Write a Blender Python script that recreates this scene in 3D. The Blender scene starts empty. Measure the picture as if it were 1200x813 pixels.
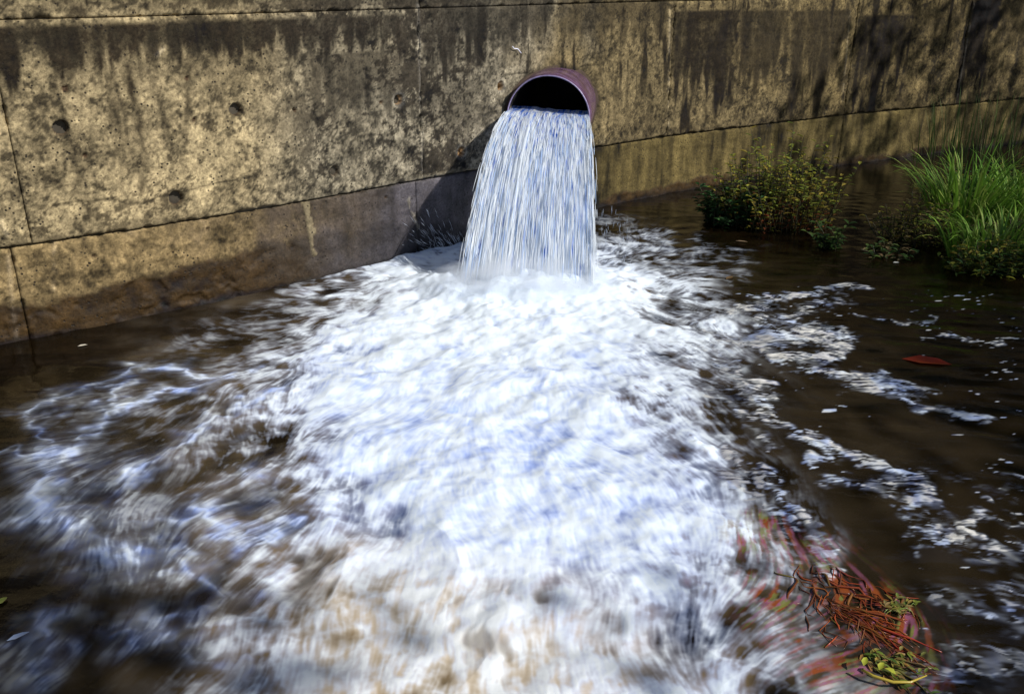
import bpy, math, random
import numpy as np
from mathutils import Vector

# ------------------------------------------------------------ camera, world, sun, exposure
S = bpy.context.scene
CAM_H, PITCH, FPX = 2.0, math.radians(22.3), 1063.0      # metres, radians, focal length in photo pixels (1200 wide)
cam_data = bpy.data.cameras.new('camera')
cam_data.sensor_width = 36.0
cam_data.lens = FPX * 36.0 / 1200.0
cam_data.clip_start, cam_data.clip_end = 0.05, 2000.0
cam = bpy.data.objects.new('camera', cam_data)
S.collection.objects.link(cam)
cam.location = (0, 0, CAM_H)
cam.rotation_euler = (math.pi / 2 - PITCH, 0, 0)
S.camera = cam

SUN_EL = math.radians(38)
SUN_H = Vector((0.90, -0.43, 0)).normalized()
SUN_V = Vector((SUN_H.x * math.cos(SUN_EL), SUN_H.y * math.cos(SUN_EL), math.sin(SUN_EL)))
world = bpy.data.worlds.new('World')
S.world = world
world.use_nodes = True
wn = world.node_tree
bg = wn.nodes['Background']
sky = wn.nodes.new('ShaderNodeTexSky')
sky.sky_type = 'NISHITA'
sky.sun_disc = False
sky.sun_elevation = SUN_EL
sky.sun_rotation = math.atan2(SUN_H.x, SUN_H.y)
wn.links.new(sky.outputs[0], bg.inputs[0])
bg.inputs[1].default_value = 0.08
sl = bpy.data.lights.new('sun', 'SUN')
sl.energy = 4.6
sl.angle = math.radians(0.6)
sl.color = (1.0, 0.965, 0.91)
sun = bpy.data.objects.new('sun', sl)
S.collection.objects.link(sun)
sun.rotation_euler = SUN_V.to_track_quat('Z', 'Y').to_euler()
sun.location = SUN_V * 30
S.view_settings.view_transform = 'Standard'
S.view_settings.look = 'None'
S.view_settings.exposure = 0.0
S.view_settings.gamma = 1.0
S.view_settings.use_curve_mapping = False
S.cycles.max_bounces = 6
S.cycles.volume_bounces = 6

# ------------------------------------------------------------ helpers
RNG = np.random.default_rng(7)
R = random.Random(11)

def unproject(px, py, z=0.0):
    """photo pixel -> the point of the place at height z that the camera sees there"""
    dx, dy = (px - 600) / FPX, -(py - 406.5) / FPX
    d = np.array([dx, math.cos(PITCH) + dy * math.sin(PITCH), -math.sin(PITCH) + dy * math.cos(PITCH)])
    t = (z - CAM_H) / d[2]
    return np.array([d[0] * t, d[1] * t, z])

def to_photo(x, y, z=0.0):
    v = z - CAM_H
    dep = np.maximum(y * math.cos(PITCH) - v * math.sin(PITCH), 0.05)
    up = y * math.sin(PITCH) + v * math.cos(PITCH)
    return 600 + FPX * x / dep, 406.5 - FPX * up / dep

def smooth(a, b, x):
    t = np.clip((x - a) / (b - a), 0, 1)
    return t * t * (3 - 2 * t)

def make_tile(seed, n=512, sigma=4.0):
    r = np.random.default_rng(seed)
    f = np.fft.rfft2(r.standard_normal((n, n)))
    ky = np.fft.fftfreq(n)[:, None]; kx = np.fft.rfftfreq(n)[None, :]
    g = np.exp(-2 * (math.pi * sigma) ** 2 * (kx ** 2 + ky ** 2))
    t = np.fft.irfft2(f * g, s=(n, n))
    return ((t - t.mean()) / t.std()).astype(np.float32)
TILES = [make_tile(100 + i) for i in range(10)]

def tile_at(T, u, v):
    n = T.shape[0]
    u = np.mod(u, n); v = np.mod(v, n)
    i = np.floor(u).astype(np.int32); j = np.floor(v).astype(np.int32)
    fu = (u - i).astype(np.float32); fv = (v - j).astype(np.float32)
    i %= n; j %= n
    i1 = (i + 1) % n; j1 = (j + 1) % n
    return (T[j, i] * (1 - fu) + T[j, i1] * fu) * (1 - fv) + (T[j1, i] * (1 - fu) + T[j1, i1] * fu) * fv

def noise(x, y, lam, k=0):
    """smooth unit-variance noise with features about lam across"""
    return tile_at(TILES[k % 10], x * (14.0 / lam) + 37.1 * k, y * (14.0 / lam) + 91.7 * k)

def fbm(x, y, lam, octv=4, k=0, gain=0.55):
    s = 0; a = 1.0; n = 0
    for o in range(octv):
        s = s + a * noise(x, y, lam / 2 ** o, k + o); n += a * a; a *= gain
    return s / math.sqrt(n)

def link(o, parent=None):
    S.collection.objects.link(o)
    if parent is not None:
        o.parent = parent
    return o

def mesh_from(name, v, f, mat=None, parent=None, smooth_=True, attrs=None, quads=True):
    """v (n,3) array, f (m,k) int array or list of tuples; attrs {name: (n,) or (n,3) array} on the points"""
    me = bpy.data.meshes.new(name)
    if isinstance(f, np.ndarray):
        k = f.shape[1]
        me.vertices.add(len(v)); me.vertices.foreach_set('co', np.asarray(v, dtype=np.float32).ravel())
        me.loops.add(f.size); me.loops.foreach_set('vertex_index', f.astype(np.int32).ravel())
        me.polygons.add(len(f)); me.polygons.foreach_set('loop_start', np.arange(0, f.size, k, dtype=np.int32))
        me.update(calc_edges=True); me.validate()
    else:
        me.from_pydata([tuple(map(float, p)) for p in v], [], f)
    if smooth_:
        me.polygons.foreach_set('use_smooth', np.ones(len(me.polygons), dtype=bool))
    for n, a in (attrs or {}).items():
        a = np.asarray(a, dtype=np.float32)
        if a.ndim == 1:
            at = me.attributes.new(n, 'FLOAT', 'POINT'); at.data.foreach_set('value', a)
        else:
            c = np.ones((len(a), 4), dtype=np.float32); c[:, :3] = a
            at = me.attributes.new(n, 'FLOAT_COLOR', 'POINT'); at.data.foreach_set('color', c.ravel())
    if mat:
        me.materials.append(mat)
    o = bpy.data.objects.new(name, me)
    return link(o, parent)

def tag(o, label=None, cat=None, group=None, kind=None):
    if label: o['label'] = label
    if cat: o['category'] = cat
    if group: o['group'] = group
    if kind: o['kind'] = kind
    return o

def thing(name, label, cat, loc=(0, 0, 0), group=None):
    o = bpy.data.objects.new(name, None)
    o.empty_display_size = 0.1
    link(o); o.location = loc
    return tag(o, label, cat, group)

def grid_faces(nr, nc, keep=None):
    i = np.arange(nr - 1)[:, None] * nc + np.arange(nc - 1)[None, :]
    f = np.stack([i, i + 1, i + nc + 1, i + nc], -1).reshape(-1, 4)
    return f if keep is None else f[keep.reshape(-1)]

class Geo:
    """collects tubes, leaves and blobs with a colour per point"""
    def __init__(self): self.v, self.f, self.c = [], [], []
    def tube(self, pts, rad, col, sides=5, caps=True):
        pts = [Vector(p) for p in pts]; b = len(self.v); n = len(pts)
        rad = rad if hasattr(rad, '__len__') else [rad] * n
        for i, p in enumerate(pts):
            d = (pts[min(i + 1, n - 1)] - pts[max(i - 1, 0)])
            d = d.normalized() if d.length > 1e-9 else Vector((0, 0, 1))
            a = d.cross(Vector((0.13, 0.31, 0.94))); a.normalize(); c = d.cross(a)
            for k in range(sides):
                an = 2 * math.pi * k / sides
                q = p + (a * math.cos(an) + c * math.sin(an)) * rad[i]
                self.v.append(tuple(q)); self.c.append(col if not callable(col) else col(i / (n - 1)))
        for i in range(n - 1):
            for k in range(sides):
                k2 = (k + 1) % sides
                self.f.append((b + i * sides + k, b + i * sides + k2, b + (i + 1) * sides + k2, b + (i + 1) * sides + k))
        if caps:
            self.f.append(tuple(b + k for k in range(sides))[::-1])
            self.f.append(tuple(b + (n - 1) * sides + k for k in range(sides)))
    def leaf(self, p, d, up, L, W, col, fold=0.25, droop=0.15):
        p = Vector(p); d = Vector(d).normalized(); up = Vector(up)
        s = d.cross(up)
        s = s.normalized() if s.length > 1e-6 else Vector((1, 0, 0))
        n = s.cross(d); b = len(self.v)
        q = [p, p + d * L * .35 + s * W * .5 + n * W * fold, p + d * L * .35, p + d * L * .35 - s * W * .5 + n * W * fold,
             p + d * L * .72 + s * W * .36 + n * (W * fold - L * droop * .4), p + d * L * .72 - n * L * droop * .4,
             p + d * L * .72 - s * W * .36 + n * (W * fold - L * droop * .4), p + d * L - n * L * droop]
        self.v += [tuple(x) for x in q]
        cc = col; self.c += [cc] * 8
        self.f += [(b, b + 1, b + 2), (b, b + 2, b + 3), (b + 1, b + 4, b + 5, b + 2), (b + 2, b + 5, b + 6, b + 3), (b + 4, b + 7, b + 5), (b + 5, b + 7, b + 6)]
    def blade(self, p, heading, L, W, lean, col, bend=1.6, seg=7):
        """grass blade: rises from p and arches over towards heading"""
        p = Vector(p); b = len(self.v); ang = lean
        h = Vector((math.cos(heading), math.sin(heading), 0)); s = Vector((-h.y, h.x, 0))
        for i in range(seg + 1):
            t = i / seg; w = W * (1 - t ** 2.2) * (0.55 + 0.9 * min(t * 4, 1) * 0.5)
            self.v += [tuple(p + s * w * .5), tuple(p - h * w * .12), tuple(p - s * w * .5)]
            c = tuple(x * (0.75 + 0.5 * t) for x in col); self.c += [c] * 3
            ang2 = lean + bend * t * t
            p = p + (h * math.sin(ang2) + Vector((0, 0, math.cos(ang2)))) * (L / seg)
        for i in range(seg):
            q = b + i * 3
            self.f += [(q, q + 1, q + 4, q + 3), (q + 1, q + 2, q + 5, q + 4)]
    def blob(self, p, d, L, W, col):
        """stretched droplet"""
        p = Vector(p); d = Vector(d).normalized(); a = d.cross(Vector((.2, .3, .9))).normalized(); c = d.cross(a); b = len(self.v)
        self.v += [tuple(p - d * L * .5), tuple(p + d * L * .5)]
        for k in range(4):
            an = k * math.pi / 2; self.v.append(tuple(p + (a * math.cos(an) + c * math.sin(an)) * W * .5))
        self.c += [col] * 6
        for k in range(4):
            k2 = (k + 1) % 4; self.f += [(b, b + 2 + k2, b + 2 + k), (b + 1, b + 2 + k, b + 2 + k2)]
    def build(self, name, mat, parent=None, smooth_=True):
        me = bpy.data.meshes.new(name); me.from_pydata(self.v, [], self.f)
        at = me.attributes.new('tint', 'FLOAT_COLOR', 'POINT')
        c = np.ones((len(self.c), 4), dtype=np.float32); c[:, :3] = np.array(self.c, dtype=np.float32); at.data.foreach_set('color', c.ravel())
        if smooth_: me.polygons.foreach_set('use_smooth', np.ones(len(me.polygons), dtype=bool))
        me.materials.append(mat)
        return link(bpy.data.objects.new(name, me), parent)

# ------------------------------------------------------------ materials
def new_mat(name):
    m = bpy.data.materials.new(name); m.use_nodes = True
    nt = m.node_tree; b = nt.nodes['Principled BSDF']
    return m, nt, b
def nd(nt, t, **kw):
    n = nt.nodes.new(t)
    for k, v in kw.items(): setattr(n, k, v)
    return n
def mixc(nt, fac, a, b, mode='MIX'):
    n = nd(nt, 'ShaderNodeMix', data_type='RGBA', blend_type=mode)
    for s, x in ((0, fac), (6, a), (7, b)):
        if hasattr(x, 'is_linked'): nt.links.new(x, n.inputs[s])
        elif s == 0: n.inputs[0].default_value = x
        else: n.inputs[s].default_value = (*x, 1) if len(x) == 3 else x
    return n.outputs[2]
def attr(nt, name): return nd(nt, 'ShaderNodeAttribute', attribute_name=name)
def ntex(nt, scale, detail=4, rough=0.6, vec=None):
    n = nd(nt, 'ShaderNodeTexNoise'); n.inputs['Scale'].default_value = scale
    n.inputs['Detail'].default_value = detail; n.inputs['Roughness'].default_value = rough
    if vec is not None: nt.links.new(vec, n.inputs['Vector'])
    return n.outputs['Fac']
def maprange(nt, x, a, b, c=0.0, d=1.0):
    n = nd(nt, 'ShaderNodeMapRange'); nt.links.new(x, n.inputs[0])
    for i, v in enumerate((a, b, c, d)): n.inputs[1 + i].default_value = v
    return n.outputs[0]
def bump(nt, h, strength, dist, b):
    n = nd(nt, 'ShaderNodeBump'); n.inputs['Strength'].default_value = strength; n.inputs['Distance'].default_value = dist
    nt.links.new(h, n.inputs['Height']); nt.links.new(n.outputs[0], b.inputs['Normal']); return n

def mat_concrete():
    m, nt, b = new_mat('stained_concrete')
    co = nd(nt, 'ShaderNodeTexCoord').outputs['Object']
    col = attr(nt, 'stain').outputs['Color']
    n1 = ntex(nt, 60, 6, .75, co); n2 = ntex(nt, 14, 5, .65, co)
    col = mixc(nt, 1.0, col, mixc(nt, maprange(nt, n1, .28, .72), (.42, .41, .39), (1.6, 1.58, 1.52)), 'MULTIPLY')
    col = mixc(nt, 0.6, col, mixc(nt, maprange(nt, n2, .3, .7), (.65, .64, .62), (1.3, 1.3, 1.26)), 'MULTIPLY')
    v = nd(nt, 'ShaderNodeTexVoronoi'); v.inputs['Scale'].default_value = 30; nt.links.new(co, v.inputs['Vector'])
    pit = maprange(nt, v.outputs['Distance'], .13, .24)
    gate = maprange(nt, ntex(nt, 7, 2, .5, co), .47, .58)
    pm = nd(nt, 'ShaderNodeMath', operation='MAXIMUM'); nt.links.new(pit, pm.inputs[0])
    inv = nd(nt, 'ShaderNodeMath', operation='SUBTRACT'); inv.inputs[0].default_value = 1; nt.links.new(gate, inv.inputs[1]); nt.links.new(inv.outputs[0], pm.inputs[1])
    col = mixc(nt, pm.outputs[0], (.02, .016, .012), col)
    nt.links.new(col, b.inputs['Base Color'])
    wet = attr(nt, 'wet').outputs['Fac']
    nt.links.new(maprange(nt, wet, 0, 1, .92, .6), b.inputs['Roughness']); b.inputs['Specular IOR Level'].default_value = .25
    h = nd(nt, 'ShaderNodeMath', operation='MULTIPLY_ADD'); nt.links.new(pm.outputs[0], h.inputs[0]); h.inputs[1].default_value = .7; nt.links.new(n1, h.inputs[2])
    bump(nt, h.outputs[0], .55, .01, b)
    return m

def mat_water():
    m, nt, b = new_mat('river_surface')
    b.inputs['IOR'].default_value = 1.33
    b.inputs['Roughness'].default_value = .07
    b.inputs['Specular IOR Level'].default_value = .36
    silt = attr(nt, 'silt').outputs['Fac']; foam = attr(nt, 'foam').outputs['Fac']; br = attr(nt, 'bright').outputs['Fac']; wm = attr(nt, 'warm').outputs['Fac']
    wc = mixc(nt, silt, (.0065, .0040, .0015), (.42, .31, .18))
    wc = mixc(nt, attr(nt, 'weed').outputs['Fac'], wc, attr(nt, 'weedcol').outputs['Color'])
    nt.links.new(wc, b.inputs['Base Color'])
    co = nd(nt, 'ShaderNodeTexCoord').outputs['Object']
    fb = nd(nt, 'ShaderNodeBsdfPrincipled'); fb.inputs['Roughness'].default_value = .55
    fc = mixc(nt, br, (.27, .41, .90), (.83, .915, 1.0))  # blue shading and bright tops of the foam put into its colour
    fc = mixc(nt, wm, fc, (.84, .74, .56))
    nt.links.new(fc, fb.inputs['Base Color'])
    hb = ntex(nt, 45, 4, .6, co)
    bn = bump(nt, hb, .10, .008, fb)
    bump(nt, ntex(nt, 22, 3, .6, co), .10, .02, b)
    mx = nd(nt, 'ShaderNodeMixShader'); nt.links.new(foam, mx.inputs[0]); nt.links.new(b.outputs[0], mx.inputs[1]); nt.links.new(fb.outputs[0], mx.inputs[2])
    nt.links.new(mx.outputs[0], nt.nodes['Material Output'].inputs[0])
    return m

def mat_tint(name, rough=.5, trans=0.0, spec=.5, nscale=None):
    m, nt, b = new_mat(name)
    c = attr(nt, 'tint').outputs['Color']
    if nscale:
        co = nd(nt, 'ShaderNodeTexCoord').outputs['Object']
        nz = ntex(nt, nscale, 4, .6, co)
        c = mixc(nt, 1.0, c, mixc(nt, maprange(nt, nz, .3, .7), (.6, .6, .6), (1.35, 1.35, 1.35)), 'MULTIPLY')
        bump(nt, nz, .3, .01, b)
    nt.links.new(c, b.inputs['Base Color']); b.inputs['Roughness'].default_value = rough
    b.inputs['Specular IOR Level'].default_value = spec
    if trans:
        t = nd(nt, 'ShaderNodeBsdfTranslucent'); nt.links.new(c, t.inputs[0])
        mx = nd(nt, 'ShaderNodeMixShader'); mx.inputs[0].default_value = trans
        nt.links.new(b.outputs[0], mx.inputs[1]); nt.links.new(t.outputs[0], mx.inputs[2])
        nt.links.new(mx.outputs[0], nt.nodes['Material Output'].inputs[0])
    return m

M_CONC = mat_concrete(); M_WATER = mat_water()
M_LEAF = mat_tint('leaf_green', .6, .3, spec=.3); M_STEM = mat_tint('plant_stem', .6)
M_BARK = mat_tint('bark', .9, nscale=9); M_WEED = mat_tint('wet_weed', .25, .15)
M_SPRAY = mat_tint('white_water', .35, .35)

def mat_pipe():
    m, nt, b = new_mat('painted_pipe')
    co = nd(nt, 'ShaderNodeTexCoord').outputs['Object']
    n1 = ntex(nt, 9, 5, .65, co); n2 = ntex(nt, 40, 4, .7, co)
    c = mixc(nt, maprange(nt, n1, .35, .65), (.055, .022, .045), (.15, .085, .17))
    c = mixc(nt, maprange(nt, n2, .55, .68), c, (.10, .045, .04))
    nt.links.new(c, b.inputs['Base Color']); b.inputs['Roughness'].default_value = .22; bump(nt, n2, .3, .004, b)
    return m
M_PIPE = mat_pipe()
def mat_plain(name, col, rough, nscale=20, var=.35):
    m, nt, b = new_mat(name)
    co = nd(nt, 'ShaderNodeTexCoord').outputs['Object']; n = ntex(nt, nscale, 5, .65, co)
    c = mixc(nt, maprange(nt, n, .3, .7), tuple(x * (1 - var) for x in col), tuple(x * (1 + var) for x in col))
    nt.links.new(c, b.inputs['Base Color']); b.inputs['Roughness'].default_value = rough; bump(nt, n, .4, .01, b)
    return m
M_PIPE_IN = mat_plain('pipe_lining', (.02, .016, .016), .7)
M_RIM = mat_plain('pipe_rim', (.30, .25, .42), .35, 30)
M_SOIL = mat_plain('soil', (.06, .045, .025), .95, 3)
M_CORE = mat_plain('joint_shadow_concrete', (.06, .05, .035), .95, 20)
M_MORTAR = mat_plain('rusty_mortar', (.055, .035, .022), .9, 40)

# ------------------------------------------------------------ wall line in plan (x, y) and its height grid
SEAM_Z, TOP_Z, WALL_TOP = 0.57, 1.78, 3.0
seam_px = [(-160, 311), (-80, 301), (0, 290), (100, 276), (200, 261), (300, 245), (400, 227), (480, 212), (563, 197), (630, 185), (693, 173), (760, 162), (830, 153), (900, 145), (1000, 133), (1100, 124), (1200, 115), (1300, 106)]
wp = np.array([unproject(x, y, SEAM_Z)[:2] for x, y in seam_px])
d0 = wp[0] - wp[1]; d1 = wp[-1] - wp[-2]
wp = np.vstack([wp[0] + d0 / np.linalg.norm(d0) * 9, wp, wp[-1] + d1 / np.linalg.norm(d1) * 12])
# resample and smooth so the wall curves gently
seg = np.r_[0, np.cumsum(np.linalg.norm(np.diff(wp, axis=0), axis=1))]
ss = np.arange(0, seg[-1], .02)
wx, wy = np.interp(ss, seg, wp[:, 0]), np.interp(ss, seg, wp[:, 1])
ker = np.exp(-np.linspace(-2, 2, 41) ** 2); ker /= ker.sum()
for _ in range(2):
    wx[20:-20] = np.convolve(wx, ker, 'valid'); wy[20:-20] = np.convolve(wy, ker, 'valid')
WS = np.r_[0, np.cumsum(np.hypot(np.diff(wx), np.diff(wy)))]
def wall_xy(s): return np.interp(s, WS, wx), np.interp(s, WS, wy)
def wall_n(s):
    a = wall_xy(s - .03); b = wall_xy(s + .03); tx, ty = b[0] - a[0], b[1] - a[1]; l = np.hypot(tx, ty)
    return ty / l, -tx / l
_ang = wx / np.maximum(wy, .01)
_ok = np.where(wy > .5)[0]
def wall_at(px, py):
    """photo pixel -> (s, z) on the wall"""
    dx, dy = (px - 600) / FPX, -(py - 406.5) / FPX
    d = (dx, math.cos(PITCH) + dy * math.sin(PITCH), -math.sin(PITCH) + dy * math.cos(PITCH))
    s = float(np.interp(d[0] / d[1], _ang[_ok], WS[_ok])); y = float(np.interp(s, WS, wy))
    return s, CAM_H + d[2] * y / d[1]

# pipe placement
PC = np.array([0.285, 7.33, 0.947]); PAX = np.array([-0.13, -0.99, -0.01]); PAX /= np.linalg.norm(PAX)   # mouth centre, outward axis
PR_IN, PR_OUT = 0.321, 0.337

# features of the concrete, read off the photograph: tie holes (px, py, radius m)
HOLES = [(71, 150, .040), (276, 128, .037), (206, 232, .044), (392, 200, .034), (466, 117, .0341), (586, 101, .0341), (540, 178, .036),
         (219, 92, .014), (227, 140, .013), (345, 130, .011), (446, 120, .013), (343, 128, .008), (243, 268, .009), (110, 300, .010), (453, 232, .010), (100, 183, .014), (76, 104, .02)]
HOLES = [(*wall_at(x, y), r) for x, y, r in HOLES]
# dark stain patches: (px0, px1, py_top, py_bottom, strength)
PATCH = [(-60, 486, 25, 70, 1.0), (360, 486, 60, 140, .75), (200, 330, 60, 100, .35), (494, 560, -5, 70, .9), (560, 640, -5, 48, .75), (650, 780, -5, 40, .6),
         (786, 865, 12, 118, 1.0), (865, 925, 12, 90, .8), (925, 990, 12, 112, .85), (1000, 1062, 18, 112, 1.0), (1127, 1160, 0, 122, 1.15), (1062, 1110, 15, 60, .35),
         (495, 565, 95, 165, .5), (1170, 1230, 0, 60, .5), (1110, 1150, 130, 175, .7), (895, 1010, 148, 185, .35)]
PATCH = [(wall_at(a, (c + d) / 2)[0], wall_at(b, (c + d) / 2)[0], wall_at((a + b) / 2, d)[1], wall_at((a + b) / 2, c)[1], st) for a, b, c, d, st in PATCH]
STREAK = [(60, 100, 90, 215, 4), (150, 78, 172, 225, 5), (130, 70, 150, 180, 3), (215, 90, 216, 200, 3), (810, 145, 812, 180, 5), (700, 45, 702, 90, 6), (760, 100, 762, 155, 5), (1134, 100, 1138, 140, 6), (905, 60, 905, 105, 4), (845, 20, 843, 130, 6), (1022, 20, 1020, 130, 7)]
STREAK = [(*wall_at(a, b), *wall_at(c, d), w * .0062) for a, b, c, d, w in STREAK]
FINS = [(-30, 180, 8, 275), (489, 0, 494, 200), (783, 12, 782, 150), (995, 12, 986, 118), (1140, 5, 1120, 118), (12, 300, 18, 395), (222, 15, 172, 78), (180, 40, 208, 50), (65, 285, 62, 340)]
FINS = [(*wall_at(a, b), *wall_at(c, d)) for a, b, c, d in FINS]
CRACKS = [(60, 240, 185, 222), (300, 12, 480, 5), (585, 92, 700, 76), (185, 222, 300, 205)]
CRACKS = [(*wall_at(a, b), *wall_at(c, d)) for a, b, c, d in CRACKS]
S_PX = {p: wall_at(p, 120)[0] for p in (-200, 0, 12, 100, 300, 400, 490, 560, 640, 700, 785, 850, 995, 1130, 1200, 1400)}
SPX_X = np.array(sorted(S_PX)); SPX_S = np.array([S_PX[k] for k in SPX_X])

def segdist(x, y, x0, y0, x1, y1):
    dx, dy = x1 - x0, y1 - y0; t = np.clip(((x - x0) * dx + (y - y0) * dy) / (dx * dx + dy * dy + 1e-12), 0, 1)
    return np.hypot(x - x0 - t * dx, y - y0 - t * dy), t

def wall_fields(s, z):
    """relief (m, outward), colour and wetness of the concrete at (s, z)"""
    P = np.interp(s, SPX_S, SPX_X)                                  # rough photo column, for the broad colour drift
    n1, n2, n3 = fbm(s, z, .5, 5, 1), fbm(s, z, .12, 4, 3), fbm(s, z, 2.0, 3, 5)
    n4 = fbm(s, z, .035, 3, 0, .8)
    vert = fbm(s * 1.0, z * .16, .09, 4, 2)                         # run-off streaks
    board = noise(s * .12, z, .05, 6)
    rel = .0035 * n1 + .0022 * n2 + .0012 * board
    ochre = np.array([.42, .335, .195]); grey = np.array([.33, .29, .215]); olive = np.array([.20, .150, .068]); tan = np.array([.225, .175, .092])
    t = smooth(250, 520, P + 60 * n3)[..., None]
    col = ochre * (1 - t) + grey * t
    t2 = smooth(560, 700, P + 30 * n1)[..., None]; col = col * (1 - t2) + tan * t2
    t3 = smooth(760, 1050, P + 30 * n1)[..., None]; col = col * (1 - t3) + olive * t3  # right end also darkened: light falloff there put into the concrete colour
    low = smooth(SEAM_Z + .01, SEAM_Z - .02, z)
    # mottling
    k = .64 * np.clip(1 + .22 * n1 + .24 * n2 + .30 * n4, .2, 2.2)
    dark = np.zeros_like(s)
    for a, b, c, d, st in PATCH:
        e = .05
        m = smooth(a - e, a + e, s + .03 * n1 + .02 * n2) * smooth(b + e, b - e, s + .05 * n1 + .03 * n2)
        drip = (d - c) * .38
        m = m * smooth(c - drip * .7, c + drip * .9, z + (drip * .7) * vert + .02 * n1 + .015 * n4) * smooth(d + .02, d - .02, z)
        dark = np.maximum(dark, st * m * np.clip(.90 + .12 * vert + .12 * n2 + .16 * n4, 0, 1.1))
    v5 = fbm(s, z * .10, .13, 4, 6, .7)
    dark = np.maximum(dark, smooth(.9, 1.7, v5 + .35 * n1 + .25 * n4) * smooth(.6, 1.3, z) * smooth(430, 640, P) * .95)
    dark = np.maximum(dark, smooth(1.3, 2.0, v5 + .3 * n1 + .3 * n4) * smooth(.5, 1.5, z) * .6)
    # the course above the top joint is mottled
    dark = np.maximum(dark, smooth(TOP_Z - .01, TOP_Z + .01, z) * smooth(-.6, .5, n1 + .5 * n2 + .3 * n4) * .9)
    for x0, y0, x1, y1, w in STREAK:
        dd, tt = segdist(s + .015 * n1, z, x0, y0, x1, y1)
        dark = np.maximum(dark, np.exp(-(dd / w) ** 2) * (.75 + .25 * n2) * (1 - .4 * tt))
    # lichen-black speckle on the middle panel
    speck = smooth(-.5, 1.2, fbm(s, z, .09, 5, 7, .8) + .8 * n1 + .25) * smooth(270, 380, P) * smooth(620, 540, P) * smooth(SEAM_Z, SEAM_Z + .04, z)
    dark = np.maximum(dark, speck * .95)
    sp2 = smooth(.8, 1.9, fbm(s, z, .08, 5, 8, .85) + .5 * n3 + .3 * n1) * smooth(SEAM_Z, SEAM_Z + .03, z) * .75
    dark = np.maximum(dark, sp2)
    # grime line just above the joint
    dark = np.maximum(dark, smooth(SEAM_Z + .10, SEAM_Z, z) * smooth(-.2, 1., n1 + n2 * .6) * .6 * (1 - low))
    # general streaking to the right
    dark = np.maximum(dark, smooth(480, 800, P) * smooth(.0, 1.7, vert + .4 * n1) * .55)
    # light efflorescence patches
    lt = .7 * smooth(.5, 1.5, fbm(s, z, .22, 5, 4, .7)) * (1 - smooth(700, 900, P)) * smooth(TOP_Z - .2, TOP_Z - .5, z) * smooth(SEAM_Z, SEAM_Z + .1, z)
    k = k + .35 * lt
    col = col * k[..., None]
    col = col * (1 - np.clip(dark, 0, 1)[..., None] * (1 - np.array([.075, .068, .065])))
    # lower course: ochre and crumbly at the left, wet and blue-grey near the outfall, algae to the right
    oc = np.array([.195, .142, .070]) * np.clip(1 + .28 * n1 + .22 * n2 + .2 * n4, .2, 2)[..., None]
    bl = (np.array([.085, .064, .046]) * (1 - smooth(330, 470, P + 30 * n1))[..., None] + np.array([.068, .062, .072]) * smooth(330, 470, P + 30 * n1)[..., None]) * (1 + .25 * n1 + .15 * vert)[..., None]
    al = np.array([.095, .072, .027]) * (1 + .2 * n1 + .3 * vert)[..., None]
    w1 = smooth(220, 380, P + 32 * n1 + 22 * n2 + 150 * (z - .3))[..., None]; w2 = smooth(620, 690, P)[..., None]; w3 = smooth(900, 1150, P)[..., None]
    lc = oc * (1 - w1) + bl * w1
    lc = lc * (1 - w2) + al * w2; lc = lc * (1 + .25 * w3)
    lc = lc * (1 - (smooth(.25, 1.1, fbm(s, z, .09, 4, 9)) * .45 * (1 - w1[..., 0]))[..., None])
    # tide line: dark and wet at the foot
    tide = .07 + .13 * smooth(560, 420, P) + .02 * n3 + .025 * n1 + .012 * n2 + .16 * smooth(60, 330, P) * smooth(640, 500, P) * 0.6
    wl = smooth(tide + .025, tide - .03, z)
    brown = np.array([.058, .033, .011]) * (1 + .3 * n2)[..., None]
    lc = lc * (1 - wl[..., None]) + (brown * .7 * (1 - w1 * (1 - w2)) + bl * .55 * w1 * (1 - w2)) * wl[..., None]
    foot = smooth(.045, .0, z + .012 * n1)[..., None]; lc = lc * (1 - foot * .75)
    col = col * (1 - low[..., None]) + lc * low[..., None]
    crumble = low * (1 - w1[..., 0]) * smooth(.3, 1.2, fbm(s, z, .16, 4, 2))
    rel = rel - .012 * crumble
    # drip of mortar in the lower course
    for (a, b, c, d, w, cc) in ((358, 238, 368, 296, .028, (.22, .18, .11)), (478, 235, 490, 268, .014, (.2, .18, .15))):
        q0, q1 = wall_at(a, b), wall_at(c, d); dd, tt = segdist(s + .01 * n2, z, *q0, *q1)
        m = smooth(w, w * .5, dd + .008 * n2); rel = rel + .01 * m
        col = col * (1 - m[..., None] * .8) + np.array(cc) * .8 * m[..., None]
    # cast fins and cracks
    for x0, y0, x1, y1 in FINS:
        dd, tt = segdist(s + .006 * n1, z, x0, y0, x1, y1); m = np.exp(-(dd / .012) ** 2) * smooth(-1.2, .3, n2 + .5 * n1)
        rel = rel + .006 * m; col = col * (1 + (.7 * m)[..., None]) + .05 * m[..., None]
    for x0, y0, x1, y1 in CRACKS:
        dd, tt = segdist(s, z + .02 * n1, x0, y0, x1, y1); m = np.exp(-(dd / .006) ** 2)
        rel = rel - .006 * m; col = col * (1 - (.6 * m)[..., None])
    dd = np.abs(z - TOP_Z - .012); m = np.exp(-(dd / .012) ** 2) * (.5 + .5 * (n1 > -.5)); col = col * (1 + .9 * m[..., None]); rel = rel + .004 * m
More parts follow.
